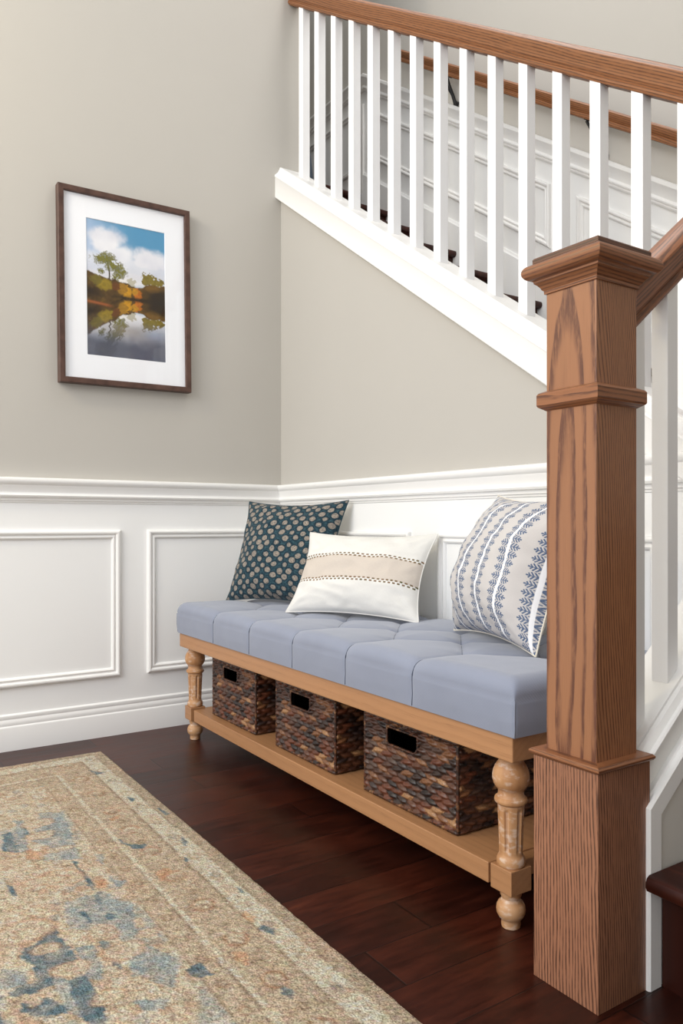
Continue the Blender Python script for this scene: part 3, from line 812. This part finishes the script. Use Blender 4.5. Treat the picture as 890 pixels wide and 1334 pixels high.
pillow('band', ((.697,-.369,zc+.004),(1.154,-.163,zc+.002),(.637,-.235,.785),(1.096,-.036,.783)), .070, 60, M_P2, 'cream lumbar pillow with a beige band and dotted borders, in the middle', .105, .05, 2.6)
pillow('fern', ((1.322,-.170,zc),(1.770,-.325,zc+.004),(1.372,-.045,.898),(1.826,-.205,.880)), .125, 80, M_P3, 'pale grey pillow with white stripes and blue fern leaves, beside the newel post', .10, .05, 4.2)

# ------------------------------------------------------------------ framed picture
fp = empty('framed_picture', (0.0035,-.6965,1.711), 'framed lake landscape with autumn trees in a wide white mat', 'picture')
fp.rotation_euler = (-.0110*-1, 0, 0)
fw, fh = .2575, .3665
# picture axes: local y = right, z = up, x = out of the wall
PF = [(0,0),(0,.0345),(.0015,.036),(.016,.036),(.0205,.034),(.0215,.031),(.0215,0)]
MB().sweep([(0,-fw,-fh),(0,fw,-fh),(0,fw,fh),(0,-fw,fh)], (1,0,0), PF, closed=True).build('frame', M_FRAME, fp, smooth='auto')
pw_, ph_ = .1545, .2585; py_, pz_ = .0015, .004
mb = MB(); x1 = .0220
# mat board with a bevelled window
prof = [(0,.004),(0,x1)]
a_, b_ = fw-.0215, fh-.0215
mb.add([(x1,-a_,-b_),(x1,a_,-b_),(x1,a_,b_),(x1,-a_,b_),(x1,py_-pw_,pz_-ph_),(x1,py_+pw_,pz_-ph_),(x1,py_+pw_,pz_+ph_),(x1,py_-pw_,pz_+ph_),
        (x1-.002,py_-pw_+.0012,pz_-ph_+.0012),(x1-.002,py_+pw_-.0012,pz_-ph_+.0012),(x1-.002,py_+pw_-.0012,pz_+ph_-.0012),(x1-.002,py_-pw_+.0012,pz_+ph_-.0012)],
       [(0,1,5,4),(1,2,6,5),(2,3,7,6),(3,0,4,7),(4,5,9,8),(5,6,10,9),(6,7,11,10),(7,4,8,11)])
mb.build('mat_board', M_MAT, fp)
# the print, painted per vertex
def vnoise(x, y, sc, seed=0, octv=4):
    out = np.zeros_like(x); amp = 1; tot = 0
    for o_ in range(octv):
        xx, yy = x*sc*2**o_+seed*13.1, y*sc*2**o_+seed*7.7
        xi, yi = np.floor(xx), np.floor(yy); fx, fy = xx-xi, yy-yi; fx = fx*fx*(3-2*fx); fy = fy*fy*(3-2*fy)
        def h(a, b): q = np.sin(a*127.1+b*311.7+seed*17.+o_*5.3)*43758.5453; return q-np.floor(q)
        out += amp*((h(xi,yi)*(1-fx)+h(xi+1,yi)*fx)*(1-fy)+(h(xi,yi+1)*(1-fx)+h(xi+1,yi+1)*fx)*fy); tot += amp; amp *= .5
    return out/tot
def sstep(a, b, x): t = np.clip((x-a)/(b-a), 0, 1); return t*t*(3-2*t)
def L3(c): return np.array(lin(c))
NX_, NY_ = 230, 380
U_, T_ = np.meshgrid(np.linspace(0,1,NX_), np.linspace(0,1,NY_))      # T_ from the top
asp = 1.66
def land(U, T, refl=False):
    y = T*asp
    n1 = vnoise(U, y, 4, 1); n2 = vnoise(U, y, 14, 2); n3 = vnoise(U, y, 55, 3, 3)
    sky = np.zeros(U.shape+(3,)); b = sstep(.15, .95, U*.9+.55*(1-T/.5)*.8)
    sky = L3((176,196,224))*(1-b[...,None])+L3((84,148,188))*b[...,None]
    def cloud(cx, cy, rx, ry, k=.35): return 1-sstep(1-k, 1+k, np.sqrt(((U-cx)/rx)**2+((T-cy)/ry)**2)+(n2-.5)*.5+(n1-.5)*.5)
    cl = np.maximum.reduce([cloud(.24,.15,.22,.10), cloud(.42,.24,.22,.09)*.95, cloud(.78,.24,.26,.085), cloud(.60,.32,.45,.10)*.9, cloud(.1,.33,.25,.11)*.75, cloud(.75,.38,.4,.10)*.9, cloud(.5,.4,.6,.06)])
    ccol = L3((206,208,222))[None,None]*(1-n1[...,None])+L3((248,248,250))[None,None]*n1[...,None]
    ccol = ccol*(1.0-.12*sstep(.25,.45,T)[...,None])
    c = sky*(1-cl[...,None])+ccol*cl[...,None]
    gl = np.exp(-(((U-.45)/.16)**2+((T-.43)/.04)**2)); c = c*(1-.5*gl[...,None])+L3((250,246,236))*.5*gl[...,None]
    def put(m, col):
        nonlocal c
        m = np.clip(m, 0, 1)[...,None]; c = c*(1-m)+col*m
    def blob(cx, cy, rx, ry, rag=.7): return 1-sstep(.85, 1.05, np.sqrt(((U-cx)/rx)**2+((T-cy)/ry)**2)+(n2-.5)*rag*.8+(n3-.5)*rag*1.5)
    leaf = L3((74,76,30))*(1-n3[...,None])+L3((150,146,62))*n3[...,None]
    trunk = (1-sstep(.006,.012, np.abs(U-.262-.02*np.sin(T*20))))*(T > .26)*(T < .50)
    put(trunk, L3((52,44,30)))
    for a in ((.19,.285,.125,.040),(.28,.265,.10,.045),(.30,.32,.09,.05),(.42,.345,.085,.050),(.38,.385,.07,.05),(.18,.375,.05,.022)): put(blob(*a, .9)*(.55+.45*(n3>.44)), leaf*.80)
    put(blob(.56,.425,.06,.035,.8)*.6, L3((150,140,90)))
    for a in ((.79,.375,.10,.050),(.86,.40,.10,.04),(.92,.40,.08,.035),(.73,.40,.05,.04)): put(blob(*a, .8), L3((126,112,44))*(.6+.7*n3[...,None]))
    topl = np.interp(U, [0,.05,.12,.2,.3,.4,.5,.6,.7,.8,.9,1], [.37,.395,.40,.405,.425,.425,.44,.455,.44,.41,.405,.40])+(n2-.5)*.05
    bank = sstep(topl-.006, topl+.010, T)
    bushes = L3((60,40,20))*(1-n2[...,None])+L3((112,84,30))*n2[...,None]
    put(bank, bushes*(.35+1.1*n3[...,None]))
    for a, col in (((.22,.47,.10,.045),(150,128,36)),((.12,.44,.08,.04),(112,100,34)),((.50,.50,.07,.045),(204,148,26)),((.44,.485,.07,.045),(160,118,36)),((.63,.505,.06,.045),(196,112,28)),((.60,.49,.04,.03),(190,140,34)),((.36,.47,.05,.03),(104,60,26)),((.84,.45,.10,.03),(120,88,34))):
        put(blob(*a, .6)*.9, L3(col)*(.65+.6*n3[...,None]))
    dk = sstep(.0, 1., np.exp(-(((U-.98)/.24)**2+((T-.51)/.055)**2))*1.3); put(dk*.9, L3((26,18,12)))
    dk = np.exp(-(((U-.02)/.16)**2+((T-.53)/.045)**2)); put(dk*1.0, L3((34,22,14)))
    dk = np.exp(-((T-.545)/.014)**2)*sstep(.25,.45,U); put(dk*.85, L3((30,22,14)))
    return c, n1, n2, n3
c1, n1, n2, n3 = land(U_, T_)
wl = np.interp(U_, [0,.3,.45,1], [.605,.575,.550,.545])
Tr = wl-(T_-wl)*np.interp(T_, [.5,.75,1], [.95,.95,.8])
c2_, *_r = land(U_+.010*np.sin(T_*140)+.006*(n3-.5), np.clip(Tr, 0, 1))
c2_ = c2_*(1-.35*sstep(.6,1.,T_))[...,None]
dark = np.clip(sstep(.70,.92,T_+(n1-.5)*.16), 0, 1)[...,None]
c2_ = c2_*(1-dark*.93)+(L3((58,68,92))*(1-n1[...,None])+L3((96,98,112))*n1[...,None])*.9*dark*.93
brn = np.exp(-(((U_-.55)/.3)**2+((T_-.79)/.05)**2))[...,None]; c2_ = c2_*(1-.55*brn)+L3((140,128,116))*.55*brn
blu = np.exp(-(((U_-.85)/.12)**2+((T_-.80)/.04)**2))[...,None]; c2_ = c2_*(1-.4*blu)+L3((120,144,180))*.4*blu
wt = sstep(-.004, .004, T_-wl)[...,None]
cc = c1*(1-wt)+c2_*wt
ob = (np.exp(-((T_-(.605+U_*.05))/.010)**2)*(1-sstep(.22,.36,U_)))[...,None]; cc = cc*(1-ob*.9)+L3((158,88,46))*ob*.9
mb = MB(); xp = x1-.0022
yy_ = py_-pw_+.0002+(2*pw_-.0004)*U_; zz_ = pz_+ph_-.0002-(2*ph_-.0004)*T_
mb.v = [tuple(p) for p in np.stack([np.full(U_.size, xp), yy_.ravel(), zz_.ravel()], 1)]
mb.f = [(j*NX_+i, (j+1)*NX_+i, (j+1)*NX_+i+1, j*NX_+i+1) for j in range(NY_-1) for i in range(NX_-1)]
mb.c = np.concatenate([np.clip(cc, 0, 1).reshape(-1,3), np.ones((U_.size,1))], 1)
mb.build('print', M_PRINT, fp)
MB().box(.0262, .0278, -a_, a_, -b_, b_).build('glass_pane', M_GLASS, fp)

# ------------------------------------------------------------------ rug
RX0, RX1, RY0, RY1 = .222, 3.1, -2.35, -.850
gx = np.concatenate([np.arange(RX0, 2.15, .0055), np.arange(2.15, RX1+.01, .02)]); gy = np.concatenate([np.arange(RY0, -1.55, .02), np.arange(-1.55, RY1+.001, .0055)])
gx[-1] = RX1; gy[-1] = RY1
GX, GY = np.meshgrid(gx, gy)
RP = dict(L=[[(0.806, -1.195), (0.719, -1.17), (0.746, -1.112), (0.972, -1.143), (1.086, -1.149), (1.046, -1.234), (0.969, -1.201), (0.914, -1.23)], [(1.284, -1.237), (1.272, -1.157), (1.371, -1.124), (1.472, -1.148), (1.564, -1.137), (1.635, -1.117), (1.698, -1.155), (1.661, -1.185), (1.542, -1.199), (1.466, -1.19), (1.426, -1.235), (1.398, -1.26)], [(1.466, -1.268), (1.492, -1.23), (1.554, -1.239), (1.614, -1.256), (1.586, -1.274)], [(1.548, -1.331), (1.586, -1.299), (1.689, -1.313), (1.647, -1.33)], [(1.701, -1.225), (1.72, -1.172), (1.749, -1.188), (1.736, -1.22)], [(1.584, -1.194), (1.598, -1.172), (1.643, -1.188), (1.628, -1.209)], [(0.738, -1.237), (0.752, -1.215), (0.97, -1.25), (0.956, -1.272)], [(1.071, -1.122), (1.088, -1.097), (1.155, -1.117)], [(1.211, -1.122), (1.256, -1.098), (1.29, -1.13)], [(1.476, -1.399), (1.505, -1.355), (1.552, -1.364), (1.539, -1.409)]],
D=[[(1.347, -1.286), (1.399, -1.275), (1.522, -1.274), (1.524, -1.313), (1.58, -1.334), (1.578, -1.35), (1.581, -1.394), (1.565, -1.394), (1.543, -1.351), (1.49, -1.335), (1.462, -1.363), (1.424, -1.347), (1.409, -1.309)], [(1.585, -1.307), (1.581, -1.268), (1.645, -1.273), (1.713, -1.277), (1.735, -1.284), (1.72, -1.306), (1.658, -1.313)], [(1.6, -1.389), (1.613, -1.357), (1.602, -1.351), (1.638, -1.332), (1.671, -1.328), (1.652, -1.358), (1.63, -1.391)], [(0.821, -1.288), (0.818, -1.264), (0.959, -1.267), (0.933, -1.306)], [(0.748, -1.22), (0.863, -1.225), (0.856, -1.235)], [(0.837, -1.177), (0.901, -1.167), (0.92, -1.181)], [(1.087, -1.172), (1.093, -1.162), (1.263, -1.17), (1.259, -1.177)], [(1.344, -1.22), (1.351, -1.21), (1.406, -1.215), (1.4, -1.223)], [(1.272, -1.178), (1.308, -1.162), (1.343, -1.167), (1.321, -1.181)], [(1.475, -1.225), (1.482, -1.213), (1.591, -1.21), (1.594, -1.22)], [(1.373, -1.176), (1.393, -1.165), (1.416, -1.174), (1.393, -1.182)], [(1.01, -1.044), (1.07, -1.026), (1.091, -0.989), (1.116, -1.004), (1.096, -1.034)], [(0.421, -0.953), (0.485, -0.943), (0.466, -0.907), (0.453, -0.934)], [(1.662, -1.118), (1.655, -1.087), (1.711, -1.083), (1.695, -1.109)], [(0.856, -0.878), (0.928, -0.87), (0.932, -0.885)], [(1.095, -0.901), (1.137, -0.892), (1.158, -0.914)], [(0.728, -0.931), (0.752, -0.914), (0.777, -0.929)], [(1.208, -0.94), (1.23, -0.931), (1.244, -0.946)], [(1.127, -1.324), (1.154, -1.314), (1.2, -1.315), (1.193, -1.326)],
   [(1.60,-.93),(1.625,-.92),(1.64,-.935),(1.61,-.945)],[(1.80,-1.0),(1.83,-.985),(1.85,-1.0),(1.82,-1.015)],[(1.42,-.905),(1.46,-.90),(1.455,-.91)],[(1.9,-1.1),(1.94,-1.09),(1.96,-1.12),(1.92,-1.13)]],
O=[[(0.951, -1.254), (0.988, -1.222), (1.035, -1.238), (1.012, -1.261)], [(1.214, -1.161), (1.226, -1.132), (1.266, -1.145), (1.252, -1.167)], [(1.257, -1.03), (1.236, -0.993), (1.267, -0.993), (1.306, -1.043)], [(0.865, -1.012), (0.854, -0.982), (0.88, -0.99), (0.9, -1.023)],[(1.65,-1.02),(1.68,-1.0),(1.71,-1.02),(1.68,-1.03)],[(1.52,-.935),(1.56,-.92),(1.59,-.94),(1.55,-.95)]])
RC = [(0.797, -1.193, 0.029, 0.039), (0.886, -1.203, 0.028, 0.037), (0.997, -1.184, 0.015, 0.037), (1.447, -1.313, 0.021, 0.027), (1.546, -1.293, 0.026, 0.035), (1.45, -1.206, 0.029, 0.028), (1.651, -1.208, 0.019, 0.021), (1.539, -1.189, 0.032, 0.042), (1.5, -1.138, 0.019, 0.023), (1.162, -1.218, 0.044, 0.049), (1.153, -1.253, 0.022, 0.05), (1.36, -1.335, 0.048, 0.056), (1.285, -1.291, 0.02, 0.032), (1.607, -1.368, 0.02, 0.012), (1.663, -1.258, 0.021, 0.034)]
w1 = vnoise(GX, GY, 22, 4, 3)-.5; w2 = vnoise(GX, GY, 22, 9, 3)-.5
WX, WY = GX+w1*.022, GY+w2*.022
def inpoly(x, y, poly):
    r_ = np.zeros(x.shape, bool); n = len(poly)
    for i in range(n):
        (xa, ya), (xb, yb_) = poly[i], poly[(i+1) % n]
        if ya == yb_: continue
        cnd = ((ya > y) != (yb_ > y)) & (x < (xb-xa)*(y-ya)/(yb_-ya)+xa); r_ ^= cnd
    return r_
wear = vnoise(GX, GY, 9, 6, 4); fine = vnoise(GX, GY, 60, 7, 3); fine2 = vnoise(GX, GY, 150, 8, 2)
# woven warp/weft streaks
stx = vnoise(GX*.25, GY, 180, 11, 2)
C_ = L3((220,207,184))[None,None]*(1-wear[...,None])+L3((198,182,158))[None,None]*wear[...,None]
def rput(m, col, a=1.):
    global C_
    m = np.clip(m*a, 0, 1)[...,None]; C_ = C_*(1-m)+L3(col)*m
s_e = RY1-GY; s_x = GX-RX0; 
sw_ = s_e+w2*.008; sx_ = s_x+w1*.010
def bandm(s, a, b, e=.003): return sstep(a-e, a+e, s)*(1-sstep(b-e, b+e, s))
brd = np.minimum(sw_, sx_)
rput(bandm(brd, 0, .035), (184,170,148), .8)
rput(bandm(brd, .04, .093), (234,222,200), .9)
rput(bandm(brd, .094, .100), (140,118,96), .8)
rput(bandm(brd, .036, .040), (140,120,98), .7)
rput(bandm(brd, .100, .19), (202,186,162), .8)
rput(bandm(brd, .192, .204), (236,222,198), .95)
rput(bandm(brd, .205, .209), (128,106,86), .9)
rput(bandm(brd, .209, .25), (202,186,162), .8)
rput(bandm(brd, .252, .256), (150,128,106), .7)
inner_ = sstep(.255, .262, brd)
rput(inner_, (222,205,180), .55)
# repeating faded leaf-and-rosette motifs in the borders
def motif(s0, per, amp, col, ph, thick):
    a = np.abs((GX/per+ph) % 1-.5)*per; b = sw_-s0
    m1 = np.exp(-((np.hypot(a, b*1.2)-amp)/thick)**2)
    rput(m1*(fine > .36)*(sx_ > .05), col, .8)
motif(.067, .13, .016, (176,156,128), .1, .004); motif(.146, .16, .026, (182,136,104), .4, .005); motif(.146, .16, .012, (228,214,190), .4, .006)
motif(.146, .08, .010, (150,128,104), .15, .004); motif(.067, .26, .010, (136,146,146), .35, .004); motif(.23, .09, .012, (160,132,106), .2, .004)
for c in ((.30,.20),(.30,.32),(.36,.44)): pass
tr = vnoise(GX, GY, 30, 21, 2); rput((np.abs(tr-.5) < .025)*1., (182,160,134), .4)
tr2 = vnoise(GX, GY, 26, 31, 2); rput((np.abs(tr2-.5) < .02)*inner_, (208,170,142), .4)
rput(sstep(.60,.68, vnoise(GX, GY, 16, 41, 3)), (216,186,160), .35)
rput(sstep(.62,.68, vnoise(GX, GY, 13, 51, 3))*inner_, (164,178,178), .65)
qx, qy = np.floor(WX/.011), np.floor(WY/.009)
def cellr(a, b, k): q = np.sin(a*127.1+b*311.7+k)*43758.5453; return q-np.floor(q)
blk = cellr(qx, qy, 1.); blk2 = cellr(np.floor(WX/.026), np.floor(WY/.020), 2.)
rput((blk > .80)*(.4+.6*inner_), (232,220,200), .55); rput((blk < .13)*(.5+.5*inner_), (170,146,120), .5)
rput((blk2 > .86)*inner_, (236,224,204), .5); rput((blk2 < .08)*inner_, (188,156,130), .5); rput((blk2 > .45)*(blk2 < .50)*inner_, (168,178,178), .5)
def soft(poly): return inpoly(WX, WY, poly)*1.
for p in RP['L']: rput(soft(p)*(.55+.9*(fine-.3)), (152,172,178), .85)
for p in RP['O']: rput(soft(p), (212,160,122), .6)
for p in RP['D']: rput(soft(p)*(.85+.9*(fine-.5)), (100,126,138), .95)
for cx_, cy_, rx_, ry_ in RC:
    dd = np.sqrt(((WX-cx_)/rx_)**2+((WY-cy_)/ry_)**2)
    rput((1-sstep(.85, 1.0, dd)), (224,208,184), .85); rput(np.exp(-((dd-.95)/.14)**2), (196,150,118), .5); rput(np.exp(-((dd-.35)/.16)**2)*(fine>.45), (190,160,134), .6)
# beyond the view: the same field scattered with blue shapes
far_ = (GY < -1.42) | (GX > 1.95)
rput(sstep(.58,.63, vnoise(GX, GY, 6, 61, 3))*far_*inner_, (100,124,136), .8)
C_ = C_*np.array([1.26,1.22,1.23])*(.78+.44*fine2[...,None])*(.93+.14*stx[...,None])
C_ = C_*(1-.10*(fine[...,None]-.5))
tuft_ = rng.normal(size=GX.shape)[...,None]; C_ = C_*np.clip(1+.13*tuft_+.045*rng.normal(size=C_.shape), .4, 1.5)
HZ = .0105+.0016*(fine2-.5)+.001*(fine-.5)
edge_ = np.minimum.reduce([s_e, s_x, RX1-GX, GY-RY0]); HZ = HZ*np.clip(.35+edge_/.010, .35, 1)
jx = (vnoise(GX, GY, 70, 71, 2)-.5)*.006*(edge_ < .004); jy = (vnoise(GX, GY, 70, 72, 2)-.5)*.006*(edge_ < .004)
ny, nx = GX.shape
mb = MB(); mb.v = [tuple(p) for p in np.stack([(GX+jx).ravel(), (GY+jy).ravel(), HZ.ravel()], 1)]
mb.f = [(j*nx+i, j*nx+i+1, (j+1)*nx+i+1, (j+1)*nx+i) for j in range(ny-1) for i in range(nx-1)]
mb.c = np.concatenate([np.clip(C_, 0, .93).reshape(-1,3), np.ones((GX.size,1))], 1)
# skirt down to the floor
def bd(idx):
    base = len(mb.v)
    ex = [(mb.v[q][0], mb.v[q][1], .0005) for q in idx]; mb.v += ex; mb.c = np.concatenate([mb.c, mb.c[idx]*[.8,.8,.8,1]])
    for a in range(len(idx)-1): mb.f.append((idx[a], idx[a+1], base+a+1, base+a))
bd([i for i in range(nx)]); bd([(ny-1)*nx+i for i in range(nx)]); bd([j*nx for j in range(ny)]); bd([j*nx+nx-1 for j in range(ny)])
o = mb.build('area_rug', M_RUG, smooth=True)
tag(o, 'faded beige and blue oriental area rug on the dark wood floor', 'rug')

# ------------------------------------------------------------------ light
w = bpy.data.worlds.new('World'); SC.world = w; w.use_nodes = True
bg = w.node_tree.nodes['Background']; bg.inputs[0].default_value = (.93, .965, 1., 1); bg.inputs[1].default_value = .83
def area(name, loc, tgt, sx, sy, e, col=(1,1,1)):
    l = bpy.data.lights.new(name, 'AREA'); l.shape = 'RECTANGLE'; l.size = sx; l.size_y = sy; l.energy = e; l.color = col
    o = bpy.data.objects.new(name, l); COL.objects.link(o); o.location = loc
    o.rotation_euler = (V(tgt)-V(loc)).to_track_quat('-Z', 'Y').to_euler(); return o
area('window_daylight', (2.2,-4.8,2.9), (.7,0,1.3), 2.6, 2.2, 90, (1,.99,.99))
area('stairwell_daylight', (1.2,.5,5.0), (1.2,.6,1.), 1.6, .8, 26, (1,.97,.92))
pl = bpy.data.lights.new('hall_lamp', 'POINT'); pl.energy = 30; pl.color = (1,.83,.5); pl.shadow_soft_size = .15
po = bpy.data.objects.new('hall_lamp', pl); COL.objects.link(po); po.location = (.65,-2.4,2.6)

# ------------------------------------------------------------------ camera
cam = bpy.data.cameras.new('camera'); co = bpy.data.objects.new('camera', cam); COL.objects.link(co)
f_px = 1006.; cam.sensor_fit = 'VERTICAL'; cam.sensor_height = 36.; cam.lens = f_px/1334*36.; cam.clip_start = .02
cam.shift_y = (681.-667.)/1334.
th = math.atan2(1521, 1006)
co.location = (2.983, -1.654, .82); co.rotation_euler = (math.radians(90), 0, th)
SC.camera = co
vs_ = SC.view_settings; vs_.view_transform = 'Standard'; vs_.look = 'None'; vs_.gamma = 1; vs_.use_curve_mapping = False; vs_.exposure = .53
